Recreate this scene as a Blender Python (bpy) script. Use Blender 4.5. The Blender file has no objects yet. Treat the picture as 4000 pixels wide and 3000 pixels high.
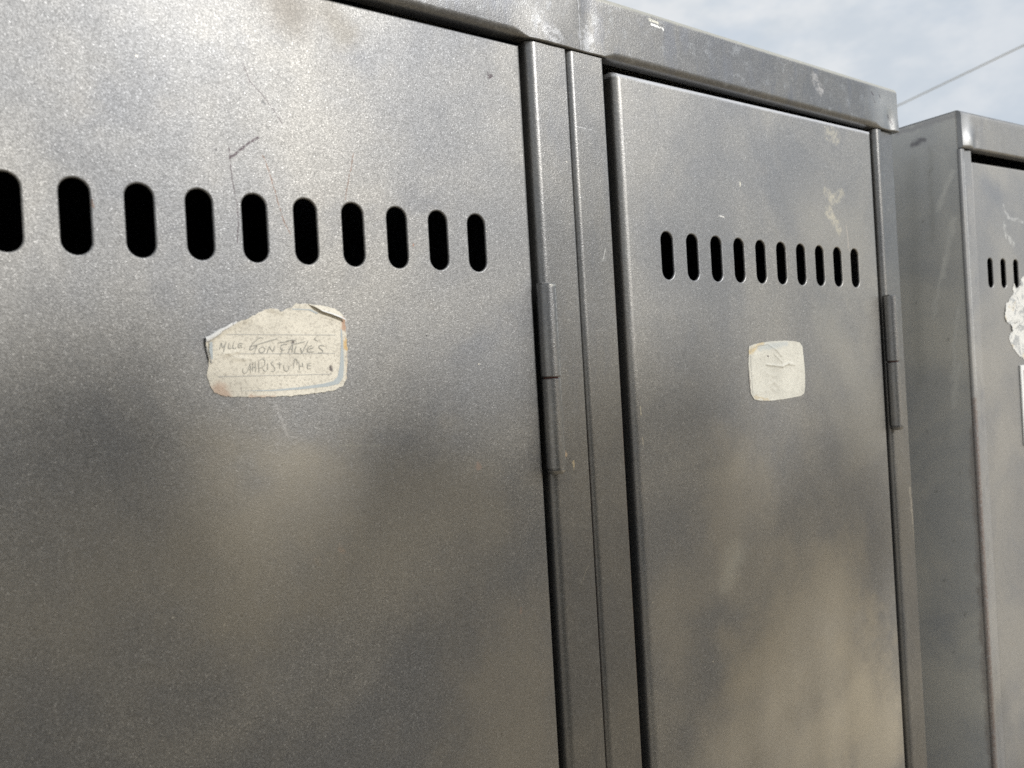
import bpy, bmesh, math, random
from mathutils import Vector, Matrix
random.seed(7)
S = bpy.context.scene
COL = S.collection
ZC = 1.62                      # height of the vent row above the ground; tables below are mm relative to it
R = math.radians

# ------------------------------------------------------------------ node helpers
class NT:
    def __init__(s, tree): s.t = tree; s.n = tree.nodes; s.l = tree.links
    def node(s, kind, **kw):
        n = s.n.new(kind)
        for k, v in kw.items():
            if k == 'ins':
                for kk, vv in v.items(): s.put(n.inputs[kk], vv)
            else: setattr(n, k, v)
        return n
    def put(s, sock, v):
        if isinstance(v, bpy.types.NodeSocket): s.l.new(v, sock)
        elif isinstance(v, (tuple, list)) and len(v) == 3 and sock.type == 'RGBA': sock.default_value = (*v, 1)
        else: sock.default_value = v
    def math(s, op, a, b=0.0, c=0.0, clamp=False):
        n = s.node('ShaderNodeMath', operation=op, use_clamp=clamp)
        s.put(n.inputs[0], a); s.put(n.inputs[1], b); s.put(n.inputs[2], c)
        return n.outputs[0]
    def vmath(s, op, a, b=(0, 0, 0), c=(0, 0, 0), scale=1.0):
        n = s.node('ShaderNodeVectorMath', operation=op)
        s.put(n.inputs[0], a); s.put(n.inputs[1], b); s.put(n.inputs[2], c); s.put(n.inputs[3], scale)
        return n.outputs['Value'] if op in ('LENGTH', 'DOT_PRODUCT', 'DISTANCE') else n.outputs[0]
    def noise(s, vec, scale, detail=2.0, rough=.5, dist=0.0, out='Fac'):
        n = s.node('ShaderNodeTexNoise', ins={'Scale': scale, 'Detail': detail, 'Roughness': rough, 'Distortion': dist})
        s.put(n.inputs['Vector'], vec)
        return n.outputs[out]
    def smooth(s, v, lo, hi, a=0.0, b=1.0):
        n = s.node('ShaderNodeMapRange', interpolation_type='SMOOTHSTEP')
        for i, x in enumerate((v, lo, hi, a, b)): s.put(n.inputs[i], x)
        return n.outputs[0]
    def mix(s, f, a, b):
        n = s.node('ShaderNodeMix', data_type='RGBA')
        s.put(n.inputs['Factor'], f); s.put(n.inputs['A'], a); s.put(n.inputs['B'], b)
        return n.outputs['Result']
    def bump(s, h, dist, strength=1.0, normal=None):
        n = s.node('ShaderNodeBump', ins={'Strength': strength, 'Distance': dist})
        s.put(n.inputs['Height'], h)
        if normal is not None: s.put(n.inputs['Normal'], normal)
        return n.outputs[0]
    def obj(s):
        return s.node('ShaderNodeTexCoord').outputs['Object']

def material(name):
    m = bpy.data.materials.new(name); m.use_nodes = True
    t = NT(m.node_tree); b = t.n['Principled BSDF']
    return m, t, b

# a group: distance from a point to a segment, in the plane of the sheet
seg = bpy.data.node_groups.new('segment_distance', 'ShaderNodeTree')
for nm in ('P', 'A', 'B'): seg.interface.new_socket(nm, in_out='INPUT', socket_type='NodeSocketVector')
seg.interface.new_socket('Distance', in_out='OUTPUT', socket_type='NodeSocketFloat')
g = NT(seg); gi = g.node('NodeGroupInput'); go = g.node('NodeGroupOutput')
ap = g.vmath('SUBTRACT', gi.outputs['P'], gi.outputs['A']); ab = g.vmath('SUBTRACT', gi.outputs['B'], gi.outputs['A'])
h = g.math('DIVIDE', g.vmath('DOT_PRODUCT', ap, ab), g.vmath('DOT_PRODUCT', ab, ab), clamp=True)
g.put(go.inputs[0], g.vmath('LENGTH', g.vmath('SUBTRACT', ap, g.vmath('SCALE', ab, scale=h))))

def seg_mask(t, p, a, b, w, soft=.5):
    n = t.node('ShaderNodeGroup'); n.node_tree = seg
    t.put(n.inputs['P'], p); t.put(n.inputs['A'], a); t.put(n.inputs['B'], b)
    return t.smooth(n.outputs[0], w * (1 - soft), w * (1 + soft), 1.0, 0.0)

def mm(x, z, y=0.0): return (x / 1000, y / 1000, ZC + z / 1000)

# ------------------------------------------------------------------ painted sheet metal
def paint(name, tint=1.0, marks=(), rough=.49, metal=.80, coat=.35, grain=1.0, worn=0.0, sheet='XZ', cast=(1, 1, 1)):
    """weathered metallic paint. marks: (kind, points, width m, colour, strength)"""
    m, t, b = material(name)
    P = t.obj()
    if sheet == 'XZ': P2 = t.vmath('MULTIPLY', P, (1, 0, 1))
    else: P2 = t.vmath('MULTIPLY', P, (0, 1, 1))
    blotch = t.noise(P, 7.0, 4, .55, .6)
    blotch2 = t.noise(t.vmath('ADD', P, (3.1, 1.7, 5.2)), 16.0, 4, .6, .4)
    stain = t.noise(t.vmath('ADD', P, (9.1, .7, 2.2)), 34.0, 5, .65)
    k = tint
    col = t.mix(t.smooth(blotch, .36, .66), (.192 * k, .193 * k, .195 * k), (.262 * k, .253 * k, .235 * k))
    col = t.mix(t.math('MULTIPLY', t.smooth(blotch2, .50, .75), .40), col, (.158 * k, .163 * k, .176 * k))
    col = t.mix(t.math('MULTIPLY', t.smooth(stain, .55, .75), .20), col, (.28 * k, .26 * k, .23 * k))
    # metal flakes of the spray: fine light and dark cells
    v = t.node('ShaderNodeTexVoronoi', ins={'Scale': 1900.0}); t.put(v.inputs['Vector'], P)
    cell = t.node('ShaderNodeSeparateColor'); t.put(cell.inputs[0], v.outputs['Color'])
    fl = t.math('MULTIPLY_ADD', cell.outputs[0], .5 * grain, 1 - .25 * grain)
    fl = t.math('ADD', fl, t.math('MULTIPLY', t.math('GREATER_THAN', cell.outputs[1], .965), .55 * grain))
    col = t.vmath('SCALE', col, scale=fl)
    # sparse specks of old pale and dark paint
    v2 = t.node('ShaderNodeTexVoronoi', ins={'Scale': 95.0}); t.put(v2.inputs['Vector'], P)
    c2 = t.node('ShaderNodeSeparateColor'); t.put(c2.inputs[0], v2.outputs['Color'])
    sp = t.math('MULTIPLY', t.math('LESS_THAN', v2.outputs['Distance'], t.math('MULTIPLY', c2.outputs[1], .055)), t.math('GREATER_THAN', c2.outputs[0], .66))
    col = t.mix(t.math('MULTIPLY', sp, .8), col, t.mix(t.math('GREATER_THAN', c2.outputs[2], .45), (.05, .048, .05), (.55, .52, .45)))
    if worn:
        wn = t.noise(t.vmath('ADD', P, (.4, 4.4, 1.2)), 120.0, 6, .72)
        col = t.mix(t.math('MULTIPLY', t.smooth(wn, .52, .72), worn * .8), col, (.34, .35, .355))
        wn2 = t.noise(t.vmath('MULTIPLY', P, (1, 1, .25)), 60.0, 5, .7)
        col = t.mix(t.math('MULTIPLY', t.smooth(wn2, .50, .66), worn), col, (.115, .12, .135))
    wob = t.vmath('SCALE', t.vmath('SUBTRACT', t.noise(P, 160.0, 3, .6, out='Color'), (.5, .5, .5)), scale=.0022)
    wobw = t.vmath('SCALE', t.vmath('SUBTRACT', t.noise(P, 55.0, 5, .65, out='Color'), (.5, .5, .5)), scale=.016)
    brk = t.noise(P, 700.0, 2, .6)
    patchy = t.smooth(t.noise(P, 190.0, 4, .7), .38, .58)
    for kind, pts, w, c, st in marks:
        if kind == 'scratch':
            q = t.vmath('ADD', P2, wob)
            if sheet == 'XZ': q = t.vmath('MULTIPLY', q, (1, 0, 1))
            for a, bb in zip(pts[:-1], pts[1:]):
                mk = seg_mask(t, q, a, bb, w, .6)
                mk = t.math('MULTIPLY', t.math('MULTIPLY', mk, t.smooth(brk, .34, .52)), st)
                col = t.mix(mk, col, c)
        elif kind in ('stain', 'soft'):
            q = t.vmath('ADD', P2, wobw)
            q = t.vmath('MULTIPLY', q, (1, 0, 1) if sheet == 'XZ' else (0, 1, 1))
            for a, bb in zip(pts[:-1], pts[1:]):
                mk = seg_mask(t, q, a, bb, w, .35 if kind == 'stain' else .95)
                if kind == 'stain': mk = t.math('MULTIPLY', mk, patchy)
                col = t.mix(t.math('MULTIPLY', mk, st), col, c)
    glow_wear = None  # mask of painted glow and sheen, plus cornice wear; lowers metallic
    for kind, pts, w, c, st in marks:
        if kind != 'glow_wear': continue
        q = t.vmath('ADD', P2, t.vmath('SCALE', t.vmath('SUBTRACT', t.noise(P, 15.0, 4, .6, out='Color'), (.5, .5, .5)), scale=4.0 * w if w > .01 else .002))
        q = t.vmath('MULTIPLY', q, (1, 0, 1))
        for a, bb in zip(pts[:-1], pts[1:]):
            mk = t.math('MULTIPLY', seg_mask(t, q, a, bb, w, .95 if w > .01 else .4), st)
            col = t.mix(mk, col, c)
            glow_wear = mk if glow_wear is None else t.math('MAXIMUM', glow_wear, mk)
    if cast != (1, 1, 1): col = t.vmath('MULTIPLY', col, cast)
    t.put(b.inputs['Base Color'], col)
    if glow_wear is None: b.inputs['Metallic'].default_value = metal
    else: t.put(b.inputs['Metallic'], t.math('MULTIPLY_ADD', glow_wear, -.7 * metal, metal))
    rr = t.math('ADD', t.math('MULTIPLY', blotch2, .10), t.math('MULTIPLY', cell.outputs[2], .12))
    t.put(b.inputs['Roughness'], t.math('ADD', rr, rough - .10))
    b.inputs['Specular IOR Level'].default_value = .45
    # orange peel, plus the slow waviness of thin sheet
    peel = t.noise(P, 1700.0, 1.5, .6)
    peel2 = t.noise(P, 620.0, 2, .5)
    wav = t.noise(t.vmath('MULTIPLY', P, (1, 1, .7)), 9.0, 2, .45)
    nrm = t.bump(wav, .006, .22)
    t.put(b.inputs['Coat Normal'], t.bump(peel2, .00008 * grain, .3, nrm))
    b.inputs['Coat Weight'].default_value = coat; b.inputs['Coat IOR'].default_value = 1.65
    t.put(b.inputs['Coat Roughness'], t.math('MULTIPLY_ADD', blotch, .14, .24))
    nrm = t.bump(peel2, .00014 * grain, .3, nrm)
    nrm = t.bump(peel, .00016 * grain, .9, nrm)
    t.put(b.inputs['Normal'], nrm)
    return m

WHT = (.62, .61, .56); DRK = (.06, .045, .05); RUST = (.15, .095, .07); TAN = (.50, .46, .36)
left_marks = [
    ('glow_wear', [mm(105, -150), mm(185, -141), mm(272, -155)], .034, (.30, .265, .20), .38),  # warm reflected glow painted as tan patches, here and next line
    ('glow_wear', [mm(311, -251), mm(325, -330)], .040, (.32, .28, .21), .45),
    ('scratch', [mm(172.4, 31.6), mm(178.7, 36.8), mm(185.8, 42.2)], .00050, DRK, .95),
    ('scratch', [mm(172.3, 36), mm(172.3, 28)], .0003, DRK, .8),
    ('scratch', [mm(172.3, 29), mm(173.1, 18.4), mm(174.7, 6.7), mm(173.5, -7.5)], .00028, DRK, .7),
    ('scratch', [mm(187.7, 34.1), mm(191.7, 23.2), mm(195.4, 6), mm(199, -2)], .00030, RUST, .8),
    ('scratch', [mm(234.6, 40.5), mm(228.7, 17.3)], .00028, RUST, .8),
    ('scratch', [mm(180.9, 76), mm(183.5, 68.2), mm(190.4, 61.4), mm(198.1, 50.7)], .00026, DRK, .7),
    ('stain', [mm(190.2, 61.4), mm(190.5, 61.2)], .0012, (.10, .10, .10), 1.0),
    ('stain', [mm(321.4, 95.7), mm(321.8, 95)], .0013, DRK, 1.0),
    ('stain', [mm(102, 41.8), mm(102.2, 41)], .0009, (.1, .09, .09), .8),
    ('stain', [mm(115.2, 9), mm(115.4, 6)], .0008, RUST, .7),
    ('stain', [mm(265.5, -1.6), mm(265.6, -2.4)], .0008, (.28, .13, .08), .8),
    ('scratch', [mm(187, -82), mm(192, -97)], .0006, (.40, .39, .38), .45),
    ('soft', [mm(196, 118), mm(206, 106)], .011, (.13, .115, .095), .75),  # darker reflections of two dents, painted into the colour
    ('soft', [mm(226, 110), mm(234, 100)], .007, (.15, .135, .11), .55),
    ('scratch', [mm(218, -104), mm(240, -106)], .0005, (.33, .33, .29), .4),
    ('stain', [mm(300, -122), mm(300.4, -124)], .0016, (.42, .30, .25), .6),
    ('stain', [mm(216, -152), mm(216.4, -153)], .0013, (.42, .32, .26), .6),
    ('stain', [mm(202, -158), mm(203, -160)], .0018, (.34, .30, .25), .6),
    ('stain', [mm(322, -206), mm(322.3, -208)], .0013, (.45, .31, .26), .6),
]
GLOW_TAN = (.37, .325, .245)  # tan for the ground glow painted on the lower right door
right_marks = [
    ('glow_wear', [mm(421, 115.2), mm(722.5, 117.6)], .0026, (.62, .63, .65), .95),  # sky sheen of the top bevel, painted as a pale strip
    ('glow_wear', [mm(567, -268), mm(627, -263)], .040, GLOW_TAN, .60),
    ('glow_wear', [mm(507, -335), mm(535, -311)], .034, GLOW_TAN, .55),
    ('glow_wear', [mm(586, -366), mm(652, -342), mm(682, -388)], .046, GLOW_TAN, .70),
    ('glow_wear', [mm(522, -160), mm(499, -199)], .030, GLOW_TAN, .40),
    ('glow_wear', [mm(445, -226), mm(448, -250)], .022, GLOW_TAN, .35),
    ('glow_wear', [mm(667, -65), mm(690, -120)], .034, (.33, .31, .26), .40),
    ('stain', [mm(659, 107), mm(668, 104)], .0060, TAN, .45),
    ('stain', [mm(650, 59), mm(658, 54), mm(671.7, 60)], .0042, TAN, .5),
    ('stain', [mm(652, 46), mm(658, 38), mm(664, 31)], .0042, TAN, .7),
    ('soft', [mm(640, 30), mm(690, 20)], .034, (.40, .37, .31), .4),
    ('scratch', [mm(676, 34), mm(678, 14)], .0007, (.52, .45, .38), .5),
    ('scratch', [mm(541.3, 56.5), mm(541.2, 54)], .0006, (.75, .72, .6), .9),
    ('scratch', [mm(516, 30.2), mm(521, 29.8)], .0005, (.75, .73, .68), .8),
    ('soft', [mm(508, -211), mm(514, -207)], .0090, (.40, .40, .37), .62),
    ('soft', [mm(506, -218), mm(498, -226)], .0050, (.40, .40, .37), .5),
    ('scratch', [mm(427, -98), mm(427.2, -103)], .0005, (.6, .55, .42), .8),
    ('scratch', [mm(427.4, -118), mm(427.6, -122)], .0005, (.55, .5, .4), .7),
]
cornice_marks = [
    ('scratch', [mm(455, 151), mm(466, 150.6)], .0006, (.85, .84, .78), 1.0),
    ('scratch', [mm(466, 150.6), mm(466.2, 149.4)], .0006, (.85, .84, .78), 1.0),
    ('scratch', [mm(453, 153.6), mm(462, 153.4)], .0008, (.55, .53, .44), .8),
    ('scratch', [mm(391, 157), mm(391.4, 122)], .00035, (.42, .42, .42), .6),
    ('stain', [mm(366, 128), mm(372, 124)], .0045, (.36, .36, .36), .6),
    ('stain', [mm(392, 138), mm(398, 127)], .0050, (.38, .38, .38), .6),
    ('stain', [mm(640, 148), mm(646, 140)], .0050, (.42, .40, .38), .7),
    ('soft', [mm(742, 142), mm(762, 138)], .020, (.36, .36, .345), .75),
    ('scratch', [mm(722, 150), mm(725, 148)], .0007, DRK, .9),
    ('scratch', [mm(725, 144), mm(727, 142)], .0007, DRK, .9),
    ('scratch', [mm(735, 150), mm(736, 148)], .0006, DRK, .8),
    ('scratch', [mm(748, 134), mm(753, 128)], .0012, DRK, .7),
    ('glow_wear', [mm(300, 159.2), mm(763, 159.0)], .0030, (.50, .48, .40), .85),  # worn top rounding, with its sky reflection painted in as well
]
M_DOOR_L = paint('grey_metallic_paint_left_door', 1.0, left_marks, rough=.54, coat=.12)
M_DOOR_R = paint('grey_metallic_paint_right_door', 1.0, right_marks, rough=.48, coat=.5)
post_marks = [
    ('scratch', [mm(410.4, 40), mm(410.4, -160), mm(410.4, -430)], .0007, RUST, .75),
    ('scratch', [mm(381.2, -110), mm(381.2, -430)], .0009, RUST, .6),
    ('stain', [mm(360, -120), mm(360.8, -123)], .0012, (.52, .40, .28), .9), ('stain', [mm(367, -128), mm(367.3, -132)], .0010, (.50, .42, .28), .9),
    ('scratch', [mm(404, 2), mm(401, -6)], .0004, (.55, .55, .52), .6), ('scratch', [mm(386, 75), mm(398, 74.6)], .0003, (.45, .45, .45), .6),
    ('scratch', [mm(375, -190), mm(367, -202)], .0003, (.42, .40, .35), .5),
    ('stain', [mm(756, -190), mm(757.5, -240)], .0018, (.36, .34, .30), .8)]
M_POST = paint('grey_metallic_paint_frame', .70, post_marks, worn=.22, rough=.38, coat=.6)
M_CORN = paint('grey_metallic_paint_cornice', .60, cornice_marks, worn=.55, rough=.40, coat=.6)
M_HINGE = paint('grey_metallic_paint_hinge', .80, [
    ('scratch', [mm(349.6, -23.2), mm(358, -23.2)], .0008, (.6, .59, .55), .7),
    ('scratch', [mm(740, -26), mm(740.5, -46)], .0008, (.60, .50, .36), .8),
    ('scratch', [mm(354.2, -26), mm(354.6, -74), mm(355, -128)], .0010, (.58, .58, .57), .75), ('scratch', [mm(733.5, -30), mm(733.8, -130)], .0008, (.42, .41, .39), .5), ('stain', [mm(352, -129), mm(357, -131)], .0016, (.50, .48, .44), .8)], worn=.4, rough=.34, coat=.8)  # first strip here is scraped metal plus the hinge highlight painted in

def flat(name, col, rough=.6, metal=0.0, spec=.4, var=.15, scale=60.0, bump=0.0, bscale=400.0):
    m, t, b = material(name)
    P = t.obj()
    f = t.math('MULTIPLY_ADD', t.noise(P, scale, 5, .6), 2 * var, 1 - var)
    t.put(b.inputs['Base Color'], t.vmath('SCALE', tuple(col), scale=f))
    b.inputs['Roughness'].default_value = rough; b.inputs['Metallic'].default_value = metal
    b.inputs['Specular IOR Level'].default_value = spec
    if bump: t.put(b.inputs['Normal'], t.bump(t.noise(P, bscale, 3, .6), bump, 1.0))
    return m
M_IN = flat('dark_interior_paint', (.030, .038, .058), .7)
M_RUST = flat('bare_rusty_steel', (.14, .05, .04), .75, .2)
M_INK = flat('faded_pencil', (.31, .30, .265), .9, scale=900, var=.5)
M_INK2 = flat('very_faded_pencil', (.36, .35, .31), .9, scale=900, var=.5)
M_RULE = flat('faint_printed_rule', (.40, .39, .36), .9, scale=700, var=.3)
M_BLUE = flat('faded_blue_print', (.40, .43, .43), .9, scale=300, var=.2)
M_TORN = flat('torn_paper_edge', (.62, .61, .58), .9, scale=500, var=.25)
M_CARD = flat('white_card', (.72, .72, .70), .5, scale=90, var=.06)
M_PINK = flat('pink_print', (.50, .36, .36), .6, var=.1)
M_CARDIN = flat('grey_card_insert', (.55, .54, .53), .5, var=.1)

def paper(name, col, speck=.5, spots=()):
    m, t, b = material(name); P = t.obj()
    c = t.mix(t.smooth(t.noise(P, 45.0, 4, .6), .4, .68), col, tuple(x * .84 for x in col))
    c = t.mix(t.math('MULTIPLY', t.smooth(t.noise(P, 900.0, 3, .7), .50, .66), speck), c, (.24, .215, .18))
    c = t.mix(t.math('MULTIPLY', t.smooth(t.noise(P, 260.0, 3, .7), .62, .72), speck * .6), c, (.30, .27, .23))
    q = t.vmath('ADD', t.vmath('MULTIPLY', P, (1, 0, 1)), t.vmath('MULTIPLY', t.vmath('SCALE', t.vmath('SUBTRACT', t.noise(P, 200.0, 4, .65, out='Color'), (.5, .5, .5)), scale=.006), (1, 0, 1)))
    for a, bb, w, cc, st in spots:
        c = t.mix(t.math('MULTIPLY', seg_mask(t, q, a, bb, w, .7), st), c, cc)
    t.put(b.inputs['Base Color'], c); b.inputs['Roughness'].default_value = .75
    b.inputs['Specular IOR Level'].default_value = .25
    nrm = t.bump(t.noise(P, 700.0, 3, .6), .0003, .7)
    t.put(b.inputs['Normal'], nrm)
    return m
ORG = (.42, .22, .10)
M_PAPER1 = paper('old_cream_sticker_paper', (.66, .615, .515), .5, [
    (mm(161, -73.5), mm(164, -77), .0030, (.42, .28, .20), .65), (mm(224.5, -52), mm(224.5, -57), .0012, (.55, .36, .14), .85),
    (mm(224, -42), mm(224.5, -47), .0012, (.36, .17, .09), .7), (mm(175, -77.5), mm(186, -78), .0008, (.40, .25, .17), .5),
    (mm(215.4, -66.5), mm(216, -66), .0009, DRK, .85), (mm(196.6, -53.6), mm(197, -53.2), .0008, DRK, .85),
    (mm(224.6, -60), mm(224.6, -72), .0006, (.45, .32, .2), .4)])
M_PAPER2 = paper('old_greyish_sticker_paper', (.60, .58, .505), .32, [
    (mm(540, -66), mm(556, -59.6), .0016, (.52, .38, .16), .6), (mm(552, -63), mm(585, -60.5), .0020, (.40, .43, .43), .6),
    (mm(543, -98), mm(560, -101.5), .0010, (.48, .36, .18), .4), (mm(538.5, -80), mm(538.8, -98), .0008, (.12, .09, .08), .7),
    (mm(561, -69), mm(561.4, -69.2), .0006, DRK, .9)])
def torn_mat():
    m, t, b = material('torn_white_sticker_paper'); P = t.obj()
    n = t.noise(P, 95.0, 6, .75, .8)
    c = t.mix(t.smooth(n, .52, .57), (.66, .65, .61), (.36, .365, .36))
    c = t.mix(t.smooth(t.noise(P, 420.0, 3, .7), .55, .62), c, (.50, .50, .48))
    c = t.mix(t.math('MULTIPLY', t.smooth(t.noise(P, 60.0, 3, .6), .60, .68), .7), c, (.60, .52, .38))
    t.put(b.inputs['Base Color'], c); b.inputs['Roughness'].default_value = .8
    t.put(b.inputs['Normal'], t.bump(n, .0006, .7))
    return m
M_PAPER3 = torn_mat()

# ------------------------------------------------------------------ object helpers
def link(name, bm, mats, parent=None, smooth=None, label=None):
    me = bpy.data.meshes.new(name); bm.normal_update(); bm.to_mesh(me); bm.free()
    if not isinstance(mats, (list, tuple)): mats = [mats]
    for m in mats: me.materials.append(m)
    if smooth is not None:
        for p in me.polygons: p.use_smooth = True
        me.set_sharp_from_angle(angle=R(smooth))
    o = bpy.data.objects.new(name, me); COL.objects.link(o)
    if parent is not None: o.parent = parent
    if label: o['label'] = label
    if smooth is not None:
        w = o.modifiers.new('weighted', 'WEIGHTED_NORMAL'); w.keep_sharp = True; w.weight = 95
    return o
def thing(name, loc, label, cat, group=None, rz=0.0):
    o = bpy.data.objects.new(name, None); COL.objects.link(o)
    o.location = loc; o.rotation_euler = (0, 0, rz); o.empty_display_size = .1
    o['label'] = label; o['category'] = cat
    if group: o['group'] = group
    return o
def box(bm, x0, x1, y0, y1, z0, z1, mi=0):
    v = [bm.verts.new(p) for p in ((x0, y0, z0), (x1, y0, z0), (x1, y1, z0), (x0, y1, z0), (x0, y0, z1), (x1, y0, z1), (x1, y1, z1), (x0, y1, z1))]
    for f in ((0, 3, 2, 1), (4, 5, 6, 7), (0, 1, 5, 4), (1, 2, 6, 5), (2, 3, 7, 6), (3, 0, 4, 7)):
        fc = bm.faces.new([v[i] for i in f]); fc.material_index = mi
def arc(cx, cy, r, a0, a1, n):
    return [(cx + r * math.cos(R(a0 + (a1 - a0) * i / n)), cy + r * math.sin(R(a0 + (a1 - a0) * i / n))) for i in range(n + 1)]
def sweep(bm, prof, axis, stations, shape=None):
    """sweep a 2-D profile along an axis. axis 'z': profile (x,y); axis 'x': profile (y,z); shape(u,p,i) may move a point"""
    rings = []
    for s in stations:
        ring = []
        for i, p in enumerate(prof):
            q = shape(s, p, i) if shape else p
            ring.append(bm.verts.new((q[0], q[1], s) if axis == 'z' else (s, q[0], q[1])))
        rings.append(ring)
    for a, b in zip(rings[:-1], rings[1:]):
        for i in range(len(prof) - 1): bm.faces.new((a[i], a[i + 1], b[i + 1], b[i]))
    return rings

# ------------------------------------------------------------------ locker door with punched vents
def door_mesh(x0, x1, z0, zl, zr, slots, y=0.0, er=.0035, tr=.0025, depth=.018, sw=.0058):
    """sheet door: front skin with slot holes, rounded edges turned back; zl, zr: top heights left and right"""
    bm = bmesh.new()
    def rect(ins_s, ins_t, yy):
        return [Vector((x0 + ins_s, yy, z0 + ins_s)), Vector((x1 - ins_s, yy, z0 + ins_s)), Vector((x1 - ins_s, yy, zr - ins_t)), Vector((x0 + ins_s, yy, zl - ins_t))]
    def edges(vs): return [bm.edges.new((vs[i], vs[(i + 1) % len(vs)])) for i in range(len(vs))]
    def loop(pts): return [bm.verts.new(p) for p in pts]
    ee = edges(loop(rect(er, tr, y)))
    def stadium(cx, zb, zt, r):
        pts = []
        for i in range(13): a = R(180 * i / 12); pts.append((cx + r * math.cos(a), zt - r + r * math.sin(a)))
        for i in range(13): a = R(180 + 180 * i / 12); pts.append((cx + r * math.cos(a), zb + r + r * math.sin(a)))
        return pts
    lip = .0008
    for (cx, zb, zt) in slots: ee += edges(loop([Vector((px, y, pz)) for px, pz in stadium(cx, zb - lip, zt + lip, sw + lip)]))
    bmesh.ops.triangle_fill(bm, use_beauty=True, use_dissolve=False, edges=ee)
    for f in bm.faces:
        f.normal_update()
        if f.normal.y > 0: f.normal_flip()
    # slot lips: own islands so the flat skin keeps its flat shading
    for (cx, zb, zt) in slots:
        rings = []
        for k in range(5):
            a = R(90 * k / 4); r = sw + lip * (1 - math.sin(a))
            rings.append(loop([Vector((px, y + lip * (1 - math.cos(a)), pz)) for px, pz in stadium(cx, zb - lip * (1 - math.sin(a)), zt + lip * (1 - math.sin(a)), r)]))
        rings.append(loop([Vector((px, y + .0014, pz)) for px, pz in stadium(cx, zb, zt, sw)]))
        for a, b in zip(rings[:-1], rings[1:]):
            n = len(a)
            for i in range(n): bm.faces.new((a[i], b[i], b[(i + 1) % n], a[(i + 1) % n]))
    # rounded edge and return flange, one island per side so corners stay crisp
    for s in range(4):
        rings = []
        for k in range(8):
            a = R(90 * k / 7)
            q = rect(er * (1 - math.sin(a)), tr * (1 - math.sin(a)), 0)
            rr = tr if s == 2 else er
            yy = y + rr * (1 - math.cos(a))
            rings.append([q[s] + Vector((0, yy, 0)), q[(s + 1) % 4] + Vector((0, yy, 0))])
        q = rect(0, 0, 0); rings.append([q[s] + Vector((0, y + depth, 0)), q[(s + 1) % 4] + Vector((0, y + depth, 0))])
        vv = [[bm.verts.new(p) for p in r] for r in rings]
        for a, b in zip(vv[:-1], vv[1:]): bm.faces.new((a[0], a[1], b[1], b[0]))
    bmesh.ops.recalc_face_normals(bm, faces=[f for f in bm.faces if abs(f.normal.y) < .999])
    return bm

def knuckle(bm, cx, cy, r, z0, z1, dome=False):
    n = 28; prof = [(0, z1), (r - .0006, z1), (r, z1 - .0006), (r, z0 + .0006), (r - .0006, z0), (0, z0)]
    if dome: prof = prof[:3] + [(r, z0 + .0022), (r - .0008, z0 + .0018), (r - .0008, z0 + .0014), (r, z0 + .0010)] + [(r - .0003, z0), (r * .8, z0 - .0012), (r * .4, z0 - .0018), (0, z0 - .002)]
    rings = [[bm.verts.new((cx + rr * math.cos(2 * math.pi * i / n), cy + rr * math.sin(2 * math.pi * i / n), z)) for i in range(n)] for rr, z in prof]
    for a, b in zip(rings[:-1], rings[1:]):
        for i in range(n): bm.faces.new((a[i], b[i], b[(i + 1) % n], a[(i + 1) % n]))
    bmesh.ops.remove_doubles(bm, verts=bm.verts, dist=1e-6)
    bmesh.ops.recalc_face_normals(bm, faces=bm.faces)

def hinge(door, cx, cy, r, zt, zm, zb):
    bm = bmesh.new(); knuckle(bm, cx, cy, r, zm + .0004, zt)
    box(bm, cx - r * .2, cx + r * 1.02, cy + .0005, cy + .0045, zm + .0006, zt - .0003)     # leaf wrapping back to the frame
    box(bm, cx - r * .9, cx + r * .96, cy - .0030, cy + .0020, zt - .0002, zt + .0004)      # burred top end of the rolled leaf
    link('hinge_knuckle', bm, M_HINGE, door, 35)
    bm = bmesh.new(); knuckle(bm, cx, cy, r - .0003, zb, zm - .0004, True)
    link('hinge_knuckle', bm, M_HINGE, door, 35)
    bm = bmesh.new(); knuckle(bm, cx, cy, r * .7, zm - .003, zm + .003)
    link('hinge_pin', bm, M_RUST, door, 35)

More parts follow.
